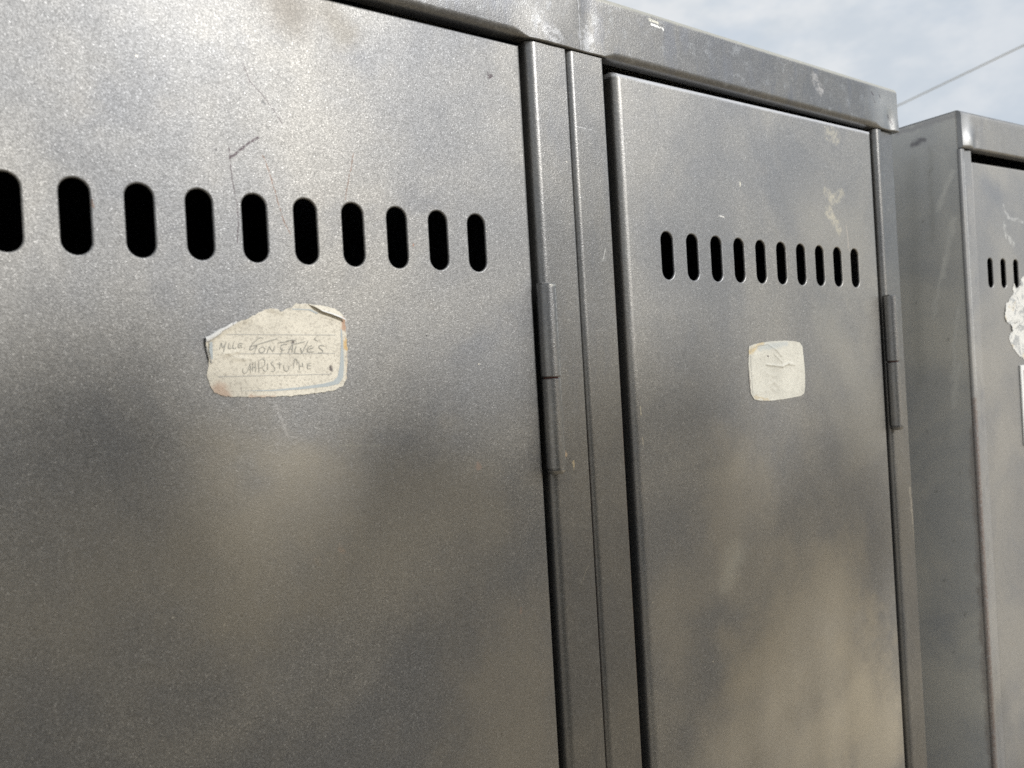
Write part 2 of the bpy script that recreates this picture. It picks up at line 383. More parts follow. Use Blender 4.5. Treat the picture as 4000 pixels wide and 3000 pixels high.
# ------------------------------------------------------------------ stickers
def resample(poly, step):
    out = []
    n = len(poly)
    for i in range(n):
        a, b = Vector(poly[i]), Vector(poly[(i + 1) % n]); k = max(1, int((b - a).length / step))
        for j in range(k): out.append(a.lerp(b, j / k))
    return out
def sdist(p, a, b):
    ab = b - a; h = max(0, min(1, (p - a).dot(ab) / max(ab.dot(ab), 1e-9))); return (p - a - ab * h).length
def sticker(bm, poly, ridges, y0, th=.00035, rings=30, center=None, lifts=(), jag=.25):
    """poly in mm; a thin paper body whose surface carries creases (ridges: a, b, width, height) and lifted rims"""
    pts = resample(poly, 1.0); rnd = random.Random(len(poly))
    pts = [p + Vector((rnd.uniform(-jag, jag), rnd.uniform(-jag, jag))) for p in pts]
    c = Vector(center) if center else sum(pts, Vector((0, 0))) / len(pts)
    rg = [(Vector(a), Vector(b), w, hh) for a, b, w, hh in ridges]; lf = [(Vector(a), Vector(b), w, hh) for a, b, w, hh in lifts]
    def lift(p, e):
        v = 0
        for a, b, w, hh in rg: v += hh * math.exp(-(sdist(p, a, b) / w) ** 2)
        for a, b, w, hh in lf: v += hh * math.exp(-(sdist(p, a, b) / w) ** 2) * (.35 + .65 * e)
        return v
    def vert(p, e, off): return bm.verts.new((p.x / 1000, y0 - th - lift(p, e) / 1000 + off, ZC + p.y / 1000))
    cv = vert(c, 0, 0); prev = None; last = None
    for k in range(1, rings + 1):
        s = k / rings
        ring = [vert(c.lerp(p, s), max(0, (s - .85) / .15), 0) for p in pts]; n = len(ring)
        for i in range(n):
            j = (i + 1) % n
            if prev is None: bm.faces.new((cv, ring[j], ring[i]))
            else: bm.faces.new((prev[i], prev[j], ring[j], ring[i]))
        prev = ring
    back = [bm.verts.new((v.co.x, v.co.y + th * .9, v.co.z)) for v in prev]
    n = len(back)
    for i in range(n):
        j = (i + 1) % n; f = bm.faces.new((prev[i], prev[j], back[j], back[i])); f.material_index = 1
def ribbon(bm, pts, w, y, mi, taper=True, jit=0.0, surf=None):
    pts = [Vector(p) for p in pts]
    # smooth the polyline a little
    fine = []
    n = len(pts)
    for i in range(n - 1):
        p0, p1, p2, p3 = pts[max(i - 1, 0)], pts[i], pts[i + 1], pts[min(i + 2, n - 1)]
        for j in range(5):
            u = j / 5
            fine.append(.5 * ((2 * p1) + (p2 - p0) * u + (2 * p0 - 5 * p1 + 4 * p2 - p3) * u * u + (3 * p1 - p0 - 3 * p2 + p3) * u ** 3))
    fine.append(pts[-1]); prev = None; m = len(fine)
    for i, p in enumerate(fine):
        d = (fine[min(i + 1, m - 1)] - fine[max(i - 1, 0)]); d = d.normalized() if d.length > 1e-9 else Vector((1, 0))
        nn = Vector((-d.y, d.x)); u = i / max(1, m - 1)
        hw = w * .5 * (.55 + .45 * math.sin(math.pi * u) if taper else 1)
        yy = y
        cur = [bm.verts.new(((p.x + nn.x * s) / 1000, yy, ZC + (p.y + nn.y * s) / 1000)) for s in (-hw, hw)]
        if prev: f = bm.faces.new((prev[0], cur[0], cur[1], prev[1])); f.material_index = mi
        prev = cur
def plate(bm, poly, y, mi):
    vs = [bm.verts.new((p[0] / 1000, y, ZC + p[1] / 1000)) for p in poly]
    es = [bm.edges.new((vs[i], vs[(i + 1) % len(vs)])) for i in range(len(vs))]
    r = bmesh.ops.triangle_fill(bm, use_beauty=True, edges=es)
    for f in r['geom']:
        if isinstance(f, bmesh.types.BMFace):
            f.material_index = mi; f.normal_update()
            if f.normal.y > 0: f.normal_flip()

# ------------------------------------------------------------------ frame posts and cornice
def post_profile(x0, x1, r=.005, y=-.0005, depth=.030, er=.0014):
    """rounded left corner, flat face, nearly sharp right corner"""
    p = [(x0, depth)] + [(x0 + r - r * math.cos(R(a)), y + r - r * math.sin(R(a))) for a in range(0, 91, 10)]
    p += [(x1 - er + er * math.sin(R(a)), y + er - er * math.cos(R(a))) for a in range(0, 91, 30)]
    return p + [(x1, y + er + .0016)]
def post(name, x0, x1, z0, z1, parent, mat, **kw):
    bm = bmesh.new(); rings = sweep(bm, post_profile(x0, x1, **kw), 'z', [z0, z1 - .0008, z1], None)
    bm.faces.new(rings[-1])
    bmesh.ops.recalc_face_normals(bm, faces=bm.faces)
    return link(name, bm, mat, parent, 40)

def cornice(x0, x1, zb, zt, parent, mat, depth, dents, rb=.0050, rt=.0050, y=-.0022, ret=.007, sharp=()):
    prof = [(ret, zb)] + [(y + rb - rb * math.sin(R(a)), zb + rb - rb * math.cos(R(a))) for a in range(0, 91, 9)]
    nz = 8
    for k in range(1, nz): prof.append((y, zb + rb + (zt - rt - zb - rb) * k / nz))
    prof += [(y + rt - rt * math.cos(R(a)), zt - rt + rt * math.sin(R(a))) for a in range(0, 91, 15)]
    prof += [(depth, zt)]
    def shape(x, p, i):
        yy, zz = p
        if i <= 11:
            k = 1.0
            for a, b in sharp: k = min(k, max(.18, min(1, max(a - x, x - b) / .012)))
            if i: yy = y + (yy - y) * k
            zz = zb + (zz - zb) * k
        if yy < .02:
            for cx, cz, w, hgt, amp in dents:
                e = math.exp(-((x - cx) / w) ** 2 - ((zz - cz) / hgt) ** 2); yy += amp * e
        return (yy, zz)
    n = int((x1 - x0) / .003)
    bm = bmesh.new(); rings = sweep(bm, prof, 'x', [x0 + (x1 - x0) * i / n for i in range(n + 1)], shape)
    for rg in (rings[0], rings[-1]):
        # folded end: the band returns along the side of the cabinet
        pts = [v.co.copy() for v in rg]; far = [bm.verts.new(p) for p in pts]
        cap = [v for v in far]; bm.faces.new(cap)
    bmesh.ops.recalc_face_normals(bm, faces=bm.faces)
    return link('cornice', bm, mat, parent, 50)

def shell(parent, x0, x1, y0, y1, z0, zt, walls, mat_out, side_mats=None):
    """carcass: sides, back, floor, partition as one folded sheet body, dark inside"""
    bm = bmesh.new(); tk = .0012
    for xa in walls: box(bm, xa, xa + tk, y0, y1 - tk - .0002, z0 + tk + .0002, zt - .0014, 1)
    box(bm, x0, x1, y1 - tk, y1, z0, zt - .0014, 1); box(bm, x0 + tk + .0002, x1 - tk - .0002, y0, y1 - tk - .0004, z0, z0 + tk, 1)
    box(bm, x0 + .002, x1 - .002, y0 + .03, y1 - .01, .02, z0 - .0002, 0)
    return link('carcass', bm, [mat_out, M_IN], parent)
def side_panel(parent, xa, xb, y0, y1, z0, z1, mat):
    bm = bmesh.new(); box(bm, xa, xb, y0, y1, z0, z1)
    bmesh.ops.bevel(bm, geom=bm.edges[:], offset=.0006, segments=2, affect='EDGES')
    return link('side_panel', bm, mat, parent, 40)

# ================================================================== near cabinet: two doors under one cornice
Z0, ZB = .10, ZC + .1213
CAB = thing('locker_cabinet', (0, 0, 0), 'speckled dark grey metal locker with two slotted doors, pencilled name sticker on the larger door', 'locker', 'metal lockers standing in a row')
T_M = ZC
shell(CAB, .005, .7585, .030, .48, Z0, ZC + .158, (.012, .376, .383, .749), M_POST)
side_panel(CAB, .0040, .0052, .010, .48, Z0, ZC + .156, M_POST)
side_panel(CAB, .7588, .7600, .010, .48, Z0, ZC + .156, M_POST)
for x0, x1, zt, rr in ((.0042, .0332, .1206, .004), (.3508, .3804, .1209, .0058), (.3816, .4107, .1207, .0044), (.7284, .7376, .1207, .0046)):
    post('frame_post', x0, x1, Z0, ZC + zt, CAB, M_POST, r=rr)
# stepped face beside the hinge roll at the end post
post('frame_post', .7380, .7586, Z0, ZC + .1205, CAB, M_POST, r=.0012, y=.0012)
cornice(.0020, .7632, ZB, ZC + .1600, CAB, M_CORN, .4795, [
    (.366, ZC + .126, .016, .014, -.0010), (.398, ZC + .140, .007, .02, .0006), (.300, ZC + .118, .06, .010, .0012),
    (.749, ZC + .130, .005, .007, .0013), (.7585, ZC + .124, .006, .006, -.0014), (.735, ZC + .148, .004, .003, .0004), (.64, ZC + .14, .01, .008, .0005)], sharp=((.353, .409), (.738, .77)))
def slots_row(xs, zb, zt): return [(x, ZC + zb, ZC + zt) for x in xs]
U = .025
d1 = link('door', door_mesh(.0432, .3450, Z0 + .02, ZC + .1150, ZC + .1163, slots_row([.0823 + U * i for i in range(10)], -.0158, .0158), er=.0022, tr=.0014), M_DOOR_L, CAB, 40)
d2 = link('door', door_mesh(.4207, .7226, Z0 + .02, ZC + .1156, ZC + .1180, slots_row([.4607 + U * i for i in range(10)], -.0158, .0158), er=.0052, tr=.0044), M_DOOR_R, CAB, 40)
hinge(d1, .3512, -.0040, .0060, ZC - .0223, ZC - .0765, ZC - .1308)
hinge(d2, .7292, -.0040, .0059, ZC - .0223, ZC - .0785, ZC - .1348)

# torn name sticker on the left door
ST1 = [(157.3, -50.4), (162.9, -48.0), (168.4, -44.9), (171.9, -43.4), (176.3, -41.8), (181.6, -39.2), (184.8, -37.7), (187.9, -37.3), (190.8, -37.6), (191.4, -38.7), (192.8, -38.7), (194.7, -37.2), (197.2, -37.1), (199.9, -34.8), (205.5, -34.8), (208.8, -35.3), (214.0, -35.6), (220.2, -37.4), (222.6, -39.2), (224.8, -42.8), (224.9, -49.2), (225.1, -56.6), (224.6, -64.8), (223.8, -71.1), (221.9, -74.7), (217.8, -76.7), (208.5, -77.8), (194.5, -78.4), (181.1, -78.2), (168.3, -77.4), (162.1, -76.5), (158.9, -74.8), (157.1, -70.8), (156.3, -66.7), (156.6, -65.0), (157.6, -60.5), (157.0, -57.6), (156.6, -54.3), (156.3, -52.7)]
bm = bmesh.new()
sticker(bm, ST1, [((164, -58.2), (170.5, -57.2), .7, .8), ((168, -59.6), (174, -60.4), .8, .6)], -.0001, .0003, 34, (191, -58),
        lifts=[((157, -51), (176, -42), 1.6, .9), ((156.5, -52), (157.5, -60), 1.0, .9), ((186, -37), (192, -39), 1.2, .6)])
YI = -.00050
for a, b in (((162.8, -49.1), (219.0, -50.0)), ((170, -57.95), (218.4, -59.0)), ((161.3, -68.0), (215.8, -69.0))): ribbon(bm, [a, ((a[0] + b[0]) / 2, (a[1] + b[1]) / 2), b], .28, YI, 3, False)
plate(bm, [(170.5, -74.8), (185.7, -75.1), (199.3, -74.5), (211.2, -73.4), (216.6, -72.4), (219.0, -70.3), (220.6, -64.6), (221.7, -55.6), (222.1, -46.9), (222.7, -47.4), (222.9, -55.6), (222.7, -64.7), (221.9, -71.0), (219.4, -73.9), (213.5, -74.9), (199.3, -75.6), (185.7, -75.7)], YI, 4)
plate(bm, [(157.9, -52.5), (159.1, -52.4), (158.9, -60.4), (158.2, -60.1), (157.5, -56.4)], -.0018, 4)
plate(bm, [(197.7, -37.2), (207.2, -37.5), (210.9, -39.4), (209.9, -39.7), (206.2, -38.0), (197.7, -37.7)], YI, 4)
STROKES = [[(162.41, -55.98), (163.51, -52.89), (163.85, -55.08), (165.54, -52.92)], [(165.21, -53.23), (163.64, -58.82)], [(166.94, -52.95), (166.49, -55.45), (168.06, -55.32)], [(169.0, -52.82), (168.53, -55.49), (170.13, -55.21)], [(173.25, -53.53), (171.5, -53.34), (171.09, -55.07), (173.0, -55.11)], [(171.61, -54.29), (172.72, -54.31)],
 [(182.64, -51.28), (181.68, -50.78), (179.65, -51.88), (177.24, -54.07), (176.16, -55.96), (176.79, -56.3), (179.14, -55.07), (179.66, -54.44), (178.72, -56.66), (177.63, -58.55)], [(176.24, -54.69), (179.66, -54.44)], [(181.41, -55.43), (180.53, -56.38), (180.95, -57.67), (182.61, -57.39), (183.34, -56.12), (182.41, -55.13), (181.41, -55.43)], [(184.22, -58.07), (185.4, -54.87)], [(185.4, -54.87), (187.08, -57.49)], [(187.08, -57.49), (188.26, -54.6)],
 [(178.2, -54.41), (184.87, -52.6), (189.63, -51.31)], [(193.87, -54.05), (192.17, -54.02), (190.89, -55.62), (191.67, -56.78), (193.05, -56.49)], [(191.74, -55.64), (191.26, -57.91), (190.32, -59.52)], [(194.21, -54.06), (191.14, -54.33)], [(194.3, -58.31), (195.85, -55.4), (197.17, -53.45)], [(197.17, -53.45), (196.38, -58.03)], [(194.76, -56.36), (197.17, -56.24)], [(198.64, -54.79), (197.39, -58.39)], [(197.39, -58.39), (199.8, -58.61)], [(200.66, -55.82), (201.37, -58.48)], [(201.37, -58.48), (204.71, -52.58)],
 [(206.69, -54.94), (204.88, -55.57), (204.39, -57.89), (207.58, -57.8)], [(205.18, -56.41), (206.97, -56.12)], [(213.12, -55.23), (210.61, -55.02), (210.19, -56.01), (211.9, -57.39), (211.47, -58.56), (209.51, -58.34)], [(208.72, -50.8), (208.29, -51.96), (209.67, -52.82)], [(193.97, -52.41), (197.42, -52.14), (198.78, -52.49)], [(189.51, -53.32), (194.98, -52.76)], [(197.64, -54.12), (203.29, -52.89)],
 [(172.46, -64.43), (172.65, -66.66), (174.27, -66.4), (176.12, -62.33)], [(176.12, -62.33), (176.02, -66.78)], [(175.13, -65.32), (176.94, -64.91)], [(177.45, -61.73), (177.02, -66.18)], [(178.42, -61.76), (178.3, -66.55)], [(177.3, -64.28), (178.43, -64.32)], [(180.07, -61.49), (179.93, -66.61)], [(180.23, -61.5), (182.09, -60.59), (183.0, -61.9), (182.21, -64.13), (180.21, -64.7)], [(181.52, -64.75), (182.74, -66.4), (183.77, -65.79)], [(184.12, -62.58), (184.1, -65.8)],
 [(187.35, -61.38), (185.94, -62.64), (187.48, -64.95), (187.05, -66.56), (185.56, -66.34)], [(188.6, -63.04), (190.95, -63.12)], [(190.0, -62.11), (189.98, -65.36)], [(191.95, -63.48), (192.13, -66.09), (193.81, -66.48), (194.65, -63.89)], [(196.61, -65.6), (197.57, -61.02), (198.72, -62.04), (198.43, -64.01)], [(199.57, -62.4), (199.68, -66.36)], [(201.29, -62.78), (201.32, -65.1)], [(199.79, -64.55), (201.36, -64.44)], [(205.83, -63.25), (204.05, -63.53), (203.73, -65.85), (205.69, -65.58)], [(203.99, -64.53), (205.76, -64.42)]]
for i, s in enumerate(STROKES): ribbon(bm, s, .40 if i < 30 else .30, YI - .00004 - .000004 * i, 2 if i < 30 else 5)
# curled-over corner at the top and torn rim rolled outward on the left
fl = [((205.5, -34.9), (209.0, -36.6)), ((209.4, -35.4), (212.4, -38.6)), ((214, -35.7), (217.6, -40.2)), ((219.4, -37.2), (221.4, -41.6)), ((222.4, -39.0), (224.6, -42.9))]
prev = None
for a, b in fl:
    row = []
    for k in range(5):
        u = k / 4; x = a[0] + (b[0] - a[0]) * u; z = a[1] + (b[1] - a[1]) * u
        row.append(bm.verts.new((x / 1000, -.0004 - .0018 * u, ZC + z / 1000)))
    if prev:
        for k in range(4): f = bm.faces.new((prev[k], row[k], row[k + 1], prev[k + 1])); f.material_index = 0 if k < 3 else 1
    prev = row
for pth, w in (([(156.2, -51.6), (158.4, -50.8), (161.2, -49.0), (163.4, -47.6)], 2.2), ([(163, -47.6), (166, -46.2), (168.6, -44.6)], 1.3), ([(156.4, -54.5), (157.2, -58), (158.2, -61.4)], 1.2), ([(169, -44.8), (170.6, -43.6)], .8)):
    prev = None
    for i, p in enumerate(pth):
        row = [bm.verts.new((p[0] / 1000 + .0002 * math.cos(R(a)), -.0011 - w * .0005 * math.cos(R(a)), ZC + p[1] / 1000 + w * .0006 * math.sin(R(a)))) for a in range(-120, 121, 30)]
        if prev:
            for k in range(8): f = bm.faces.new((prev[k], row[k], row[k + 1], prev[k + 1])); f.material_index = 1
        prev = row
link('name_sticker', bm, [M_PAPER1, M_TORN, M_INK, M_RULE, M_BLUE, M_INK2], d1, 50, 'torn cream name sticker with faded pencil handwriting')

# crumpled square sticker on the right door
ST2 = [(540.1, -61.8), (546.4, -60.2), (557.4, -59.0), (571.3, -58.3), (583.7, -58.1), (595.3, -58.8), (602.1, -60.0), (605.3, -63.0), (606.0, -71.3), (606.7, -83.2), (605.8, -94.4), (603.9, -99.0), (599.2, -100.5), (581.5, -101.6), (562.6, -102.0), (549.9, -101.3), (542.8, -99.9), (539.2, -95.6), (538.3, -86.1), (538.4, -75.0)]
bm = bmesh.new()
sticker(bm, ST2, [((561.9, -60.2), (571.7, -64.7), 0.56, 0.39), ((571.7, -64.7), (578, -69.4), 0.62, 0.50), ((570, -68.6), (578.3, -74.0), 0.56, 0.44), ((559.6, -75.4), (578.1, -77.4), 0.81, 0.66), ((578.1, -77.4), (586, -75.3), 0.87, 0.77), ((586, -75.6), (594, -76.6), 0.93, 0.61), ((558.9, -81.9), (570, -84.6), 1.18, 0.20), ((560, -90.5), (567, -88.4), 1.39, 0.23), ((567, -88.4), (572, -91.5), 1.30, 0.30), ((564, -92), (569, -95.5), 1.58, 0.30), ((541, -86), (556, -80), 0.99, 0.13), ((543, -97), (560, -94), 1.18, 0.11), ((540, -79.5), (546, -82), 0.69, 0.17)], -.0001, .0003, 60, (571, -80), jag=.12)
ribbon(bm, [(541.5, -68), (541.2, -78), (541.6, -96)], .35, -.00052, 2, False)
ribbon(bm, [(541.5, -66), (543.5, -63.6), (550, -62), (562, -60.6)], .4, -.00052, 2, False)
link('sticker', bm, [M_PAPER2, M_TORN, M_RULE], d2, 50, 'small square cream sticker, blank and crumpled')

# ================================================================== second cabinet, standing to the right past a narrow gap, turned a little
side_marks = [
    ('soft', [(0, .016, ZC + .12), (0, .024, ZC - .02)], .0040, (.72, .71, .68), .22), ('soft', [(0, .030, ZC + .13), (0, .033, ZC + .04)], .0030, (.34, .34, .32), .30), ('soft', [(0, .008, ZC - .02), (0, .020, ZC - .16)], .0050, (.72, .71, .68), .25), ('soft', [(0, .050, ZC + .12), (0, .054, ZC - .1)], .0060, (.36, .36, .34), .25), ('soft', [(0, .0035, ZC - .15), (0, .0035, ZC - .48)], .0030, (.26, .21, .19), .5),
    ('stain', [(0, 0.0300, ZC + 0.1100), (0, 0.0310, ZC + 0.1080)], .0010, (.22, .22, .20), .55),
    ('stain', [(0, 0.0410, ZC + 0.0620), (0, 0.0420, ZC + 0.0600)], .0010, (.22, .22, .20), .55),
    ('stain', [(0, 0.0220, ZC + -0.0600), (0, 0.0230, ZC + -0.0620)], .0010, (.22, .22, .20), .55),
    ('stain', [(0, 0.0360, ZC + -0.1000), (0, 0.0370, ZC + -0.1020)], .0010, (.22, .22, .20), .55),
    ('stain', [(0, 0.0300, ZC + -0.1550), (0, 0.0310, ZC + -0.1570)], .0010, (.22, .22, .20), .55),
    ('stain', [(0, 0.0180, ZC + -0.1900), (0, 0.0190, ZC + -0.1920)], .0010, (.22, .22, .20), .55),
    ('stain', [(0, 0.0440, ZC + -0.2100), (0, 0.0450, ZC + -0.2120)], .0010, (.22, .22, .20), .55),
    ('stain', [(0, 0.0280, ZC + -0.2600), (0, 0.0290, ZC + -0.2620)], .0010, (.22, .22, .20), .55),
    ('stain', [(0, 0.0400, ZC + -0.3000), (0, 0.0410, ZC + -0.3020)], .0010, (.22, .22, .20), .55),
    ('stain', [(0, 0.0200, ZC + -0.3300), (0, 0.0210, ZC + -0.3320)], .0010, (.22, .22, .20), .55),
    ('stain', [(0, 0.0330, ZC + -0.3700), (0, 0.0340, ZC + -0.3720)], .0010, (.22, .22, .20), .55),
    ('stain', [(0, 0.0480, ZC + -0.1500), (0, 0.0490, ZC + -0.1520)], .0010, (.22, .22, .20), .55),
    ('stain', [(0, 0.0520, ZC + -0.0200), (0, 0.0530, ZC + -0.0220)], .0010, (.22, .22, .20), .55),
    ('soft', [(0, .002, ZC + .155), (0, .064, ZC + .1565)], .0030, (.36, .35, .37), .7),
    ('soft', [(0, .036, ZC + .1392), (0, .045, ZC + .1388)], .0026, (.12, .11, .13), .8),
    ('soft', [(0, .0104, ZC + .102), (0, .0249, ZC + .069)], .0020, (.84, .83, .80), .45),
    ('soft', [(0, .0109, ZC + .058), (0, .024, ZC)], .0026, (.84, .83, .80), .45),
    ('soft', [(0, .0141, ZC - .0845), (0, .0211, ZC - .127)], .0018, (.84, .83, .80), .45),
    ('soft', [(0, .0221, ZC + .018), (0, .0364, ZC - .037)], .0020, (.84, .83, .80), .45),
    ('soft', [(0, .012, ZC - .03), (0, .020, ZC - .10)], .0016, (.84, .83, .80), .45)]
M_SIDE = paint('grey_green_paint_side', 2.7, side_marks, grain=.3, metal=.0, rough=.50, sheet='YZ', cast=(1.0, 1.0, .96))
M_POST2 = paint('grey_green_paint_post', 1.25, [('scratch', [mm(7.4, 100), mm(7.4, -90)], .0006, (.12, .12, .13), .8), ('scratch', [mm(1.5, -120), mm(1.5, -480)], .0022, (.16, .11, .09), .7), ('scratch', [mm(5, 110), mm(5, -110)], .0010, (.55, .55, .54), .5)], grain=.4, metal=.4, worn=.3)
tear_marks = [('stain', [mm(81, 74), mm(91, 62), mm(121, 60)], .0016, (.48, .48, .47), .6), ('stain', [mm(82, 55), mm(86, 42), mm(98, 34)], .0030, (.50, .50, .48), .6), ('soft', [mm(50, 92), mm(70, 84)], .010, (.17, .18, .20), .5)]
M_DOOR_2 = paint('grey_paint_far_door', 1.15, tear_marks, grain=.45, metal=.5)
CAB2 = thing('locker_cabinet', (.8805, 0, 0), 'smoother greenish grey metal locker past the narrow gap, its scratched side wall showing', 'locker', 'metal lockers standing in a row', R(-4.5))
shell(CAB2, .0022, .400, .030, .48, Z0, ZC + .158, (.0034, .384), M_POST2)
side_panel(CAB2, .0004, .0020, .0026, .48, Z0, ZC + .1585, M_SIDE)
side_panel(CAB2, .4006, .4020, .0008, .48, Z0, ZC + .1585, M_SIDE)
post('frame_post', -.0004, .0078, Z0, ZC + .1222, CAB2, M_POST2, r=.0030, y=-.0006, er=.002, depth=.0028)
post('frame_post', .0081, .0218, Z0, ZC + .1220, CAB2, M_POST2, r=.0012, y=.0010)
post('frame_post', .3790, .4004, Z0, ZC + .1222, CAB2, M_POST2, r=.0035, y=.0006)
M_CORN2 = paint('grey_paint_far_cornice', 1.0, [('soft', [mm(6, 128), mm(10, 146)], .009, (.50, .50, .49), .6)], grain=.5, worn=.4)
cornice(.0012, .4012, ZC + .1232, ZC + .1598, CAB2, M_CORN2, .4795, [(.012, ZC + .129, .008, .010, -.0030), (.024, ZC + .128, .005, .012, .0014)], rb=.0022)
d3 = link('door', door_mesh(.0246, .3780, Z0 + .02, ZC + .1135, ZC + .1150, slots_row([.0508 + .0246 * i for i in range(10)], -.0105, .0192), y=.004, sw=.0050), M_DOOR_2, CAB2, 40)
for x in (.0,): pass
T3 = [(140, 10), (128, 6), (114.4, 1.9), (108.0, 0.2), (105.5, -8.7), (97.6, -11.1), (93.6, -5.6), (90.0, -11.2), (92.6, -15.2), (86.0, -19.9), (80.4, -24.7), (75.5, -26.3), (73.6, -32.5), (72.1, -38.8), (74.4, -45.0), (83.0, -48.3), (85.3, -54.6), (77.9, -59.2), (79.6, -65.5), (85.0, -71.9), (93.3, -78.5), (102.1, -82.7), (118, -85), (140, -82), (152, -70), (156, -40), (150, -8)]
bm = bmesh.new()
sticker(bm, T3, [((86, -24), (110, -30), 2, .25), ((100, -10), (104, -40), 2, .25), ((90, -60), (112, -70), 2, .2)], .0039, .0003, 26, (114, -42), lifts=[((73, -30), (74, -45), 2, .6), ((84, -50), (86, -55), 2, .8)], jag=.9)
link('torn_sticker', bm, [M_PAPER3, M_TORN], d3, 50, 'ragged half torn off white sticker')
bm = bmesh.new()
box(bm, .0944, .1744, .0022, .0038, ZC - .1720, ZC - .0897, 0)
bmesh.ops.bevel(bm, geom=bm.edges[:], offset=.0004, segments=2, affect='EDGES')
box(bm, .1000, .1688, .0019, .0021, ZC - .1668, ZC - .0950, 1)
box(bm, .1010, .1678, .0017, .00185, ZC - .1658, ZC - .0960, 2)
link('card_label', bm, [M_CARD, M_PINK, M_CARDIN], d3, None, 'white card label with a thin pink printed border')

# ================================================================== setting
SUN = Vector((.302, -.830, .475)).normalized()
def ground():
    m, t, b = material('dry_gravel'); P = t.obj()
    c = t.mix(t.noise(P, 3.0, 5, .6), (.60, .50, .36), (.50, .41, .29))
    c = t.mix(t.math('MULTIPLY', t.smooth(t.noise(P, 45.0, 4, .7), .45, .65), .6), c, (.62, .54, .41))
    t.put(b.inputs['Base Color'], c); b.inputs['Roughness'].default_value = .95
    t.put(b.inputs['Normal'], t.bump(t.noise(P, 60.0, 4, .7), .02, .7))
    bm = bmesh.new(); n = 24; s = 600.0
    pts = [[bm.verts.new((-s + 2 * s * i / n, -s + 2 * s * j / n, 0)) for j in range(n + 1)] for i in range(n + 1)]
    for i in range(n):
        for j in range(n): bm.faces.new((pts[i][j], pts[i + 1][j], pts[i + 1][j + 1], pts[i][j + 1]))
    o = link('ground', bm, m); o['kind'] = 'structure'
ground()

def tree(wall_spots, L0, L1, label, off=(.25, 0, 1.0), leaf=1.0):
    """an unseen leafy tree added to shade the lockers or the ground they reflect: its clumps are listed by where their shade falls on the doors"""
    rnd = random.Random(21 + int(10 * off[0]))
    base = Vector(off) + SUN * ((L0 + L1) / 2); base.z = 0; base.x += .25
    T = thing('tree', base, label, 'tree')
    lm = bmesh.new(); wm = bmesh.new()
    def limb(a, b, r0, r1):
        d = (b - a).normalized(); u = d.orthogonal().normalized(); v = d.cross(u); prev = None
        for i in range(7):
            k = i / 6; c = a.lerp(b, k) + Vector((math.sin(k * 5 + a.x * 9), math.cos(k * 4 + a.z * 7), 0)) * .03 * math.sin(math.pi * k); r = r0 + (r1 - r0) * k
            ring = [wm.verts.new(c - base + (u * math.cos(q * math.pi / 4) + v * math.sin(q * math.pi / 4)) * r) for q in range(8)]
            if prev:
                for q in range(8): wm.faces.new((prev[q], prev[(q + 1) % 8], ring[(q + 1) % 8], ring[q]))
            prev = ring
    fork = base + Vector((0, 0, 1.75)); limb(base, fork, .13, .095)
    for i, (x, z, r, n) in enumerate(wall_spots):
        L = rnd.uniform(L0, L1); c = (Vector((x, 0, z)) if off[2] else Vector((off[0] + x, off[1] + z, 0))) + SUN * L
        limb(fork + Vector((rnd.uniform(-.05, .05), rnd.uniform(-.05, .05), rnd.uniform(-.1, .1))), c, .030, .008)
        for k in range(n):
            while True:
                o = Vector((rnd.uniform(-1, 1), rnd.uniform(-1, 1), rnd.uniform(-1, 1)))
                if o.length < 1: break
            p = c + o * r - base
            d = Vector((rnd.gauss(0, 1), rnd.gauss(0, 1), rnd.gauss(-.3, .7))).normalized(); w = d.orthogonal().normalized()
            w = (Matrix.Rotation(rnd.uniform(0, 6.28), 3, d) @ w); nn = d.cross(w); s = rnd.uniform(.035, .06) * leaf
            q = [p, p + d * s * .5 + w * s * .32 + nn * s * .06, p + d * s * 1.2, p + d * s * .5 - w * s * .32 + nn * s * .06]
            vs = [lm.verts.new(a) for a in q]; lm.faces.new((vs[0], vs[1], vs[2])); lm.faces.new((vs[0], vs[2], vs[3]))
    link('trunk', wm, flat('bark', (.12, .09, .07), .9, scale=30, bump=.01, bscale=60), T, 60)
    link('crown', lm, flat('leaves', (.055, .085, .03), .55, var=.4, scale=3), T)
SPOTS = [(.06, 1.36, .16, 190), (.02, 1.22, .20, 260), (.16, 1.20, .16, 210), (-.10, 1.45, .16, 150), (.24, 1.34, .10, 60), (.31, 1.27, .10, 65), (.33, 1.42, .07, 45), (.40, 1.46, .09, 55),  # door spots that the added leaf clumps are placed to shade
        (.623, 1.437, .040, 60), (.585, 1.417, .035, 45), (.543, 1.397, .040, 60), (.515, 1.372, .035, 50), (.493, 1.350, .045, 75), (.462, 1.323, .045, 75), (.440, 1.490, .045, 90), (.460, 1.446, .050, 100),
         (.673, 1.412, .040, 50), (.430, 1.353, .040, 50), (.344, 1.470, .055, 110), (.285, 1.440, .050, 80), (.244, 1.470, .050, 50), (.099, 1.492, .055, 55), (.12, 1.435, .07, 110),
         (.27, 1.14, .18, 190), (.10, 1.05, .25, 300),
         (-.25, 1.25, .28, 350), (-.45, 1.0, .35, 450), (.45, 1.02, .22, 210), (.75, .95, .25, 210), (.30, .80, .35, 450), (-.1, .75, .35, 450), (1.05, .85, .28, 250), (-.7, .75, .3, 300)]
tree(SPOTS, 5.6, 7.0, 'unseen leafy tree, its clumps added to throw soft dappled shade on the door fronts')
rn = random.Random(5)  # two more added trees, placed to shade ground reflected in the doors
tree([(rn.uniform(-1.3, 1.3), rn.uniform(-1.5, 1.3), rn.uniform(.35, .6), 420) for i in range(26)], 6.2, 9.0, 'unseen broad dense tree, added to darken the ground reflected in the left door', (1.0, -3.9, 0), 2.0)
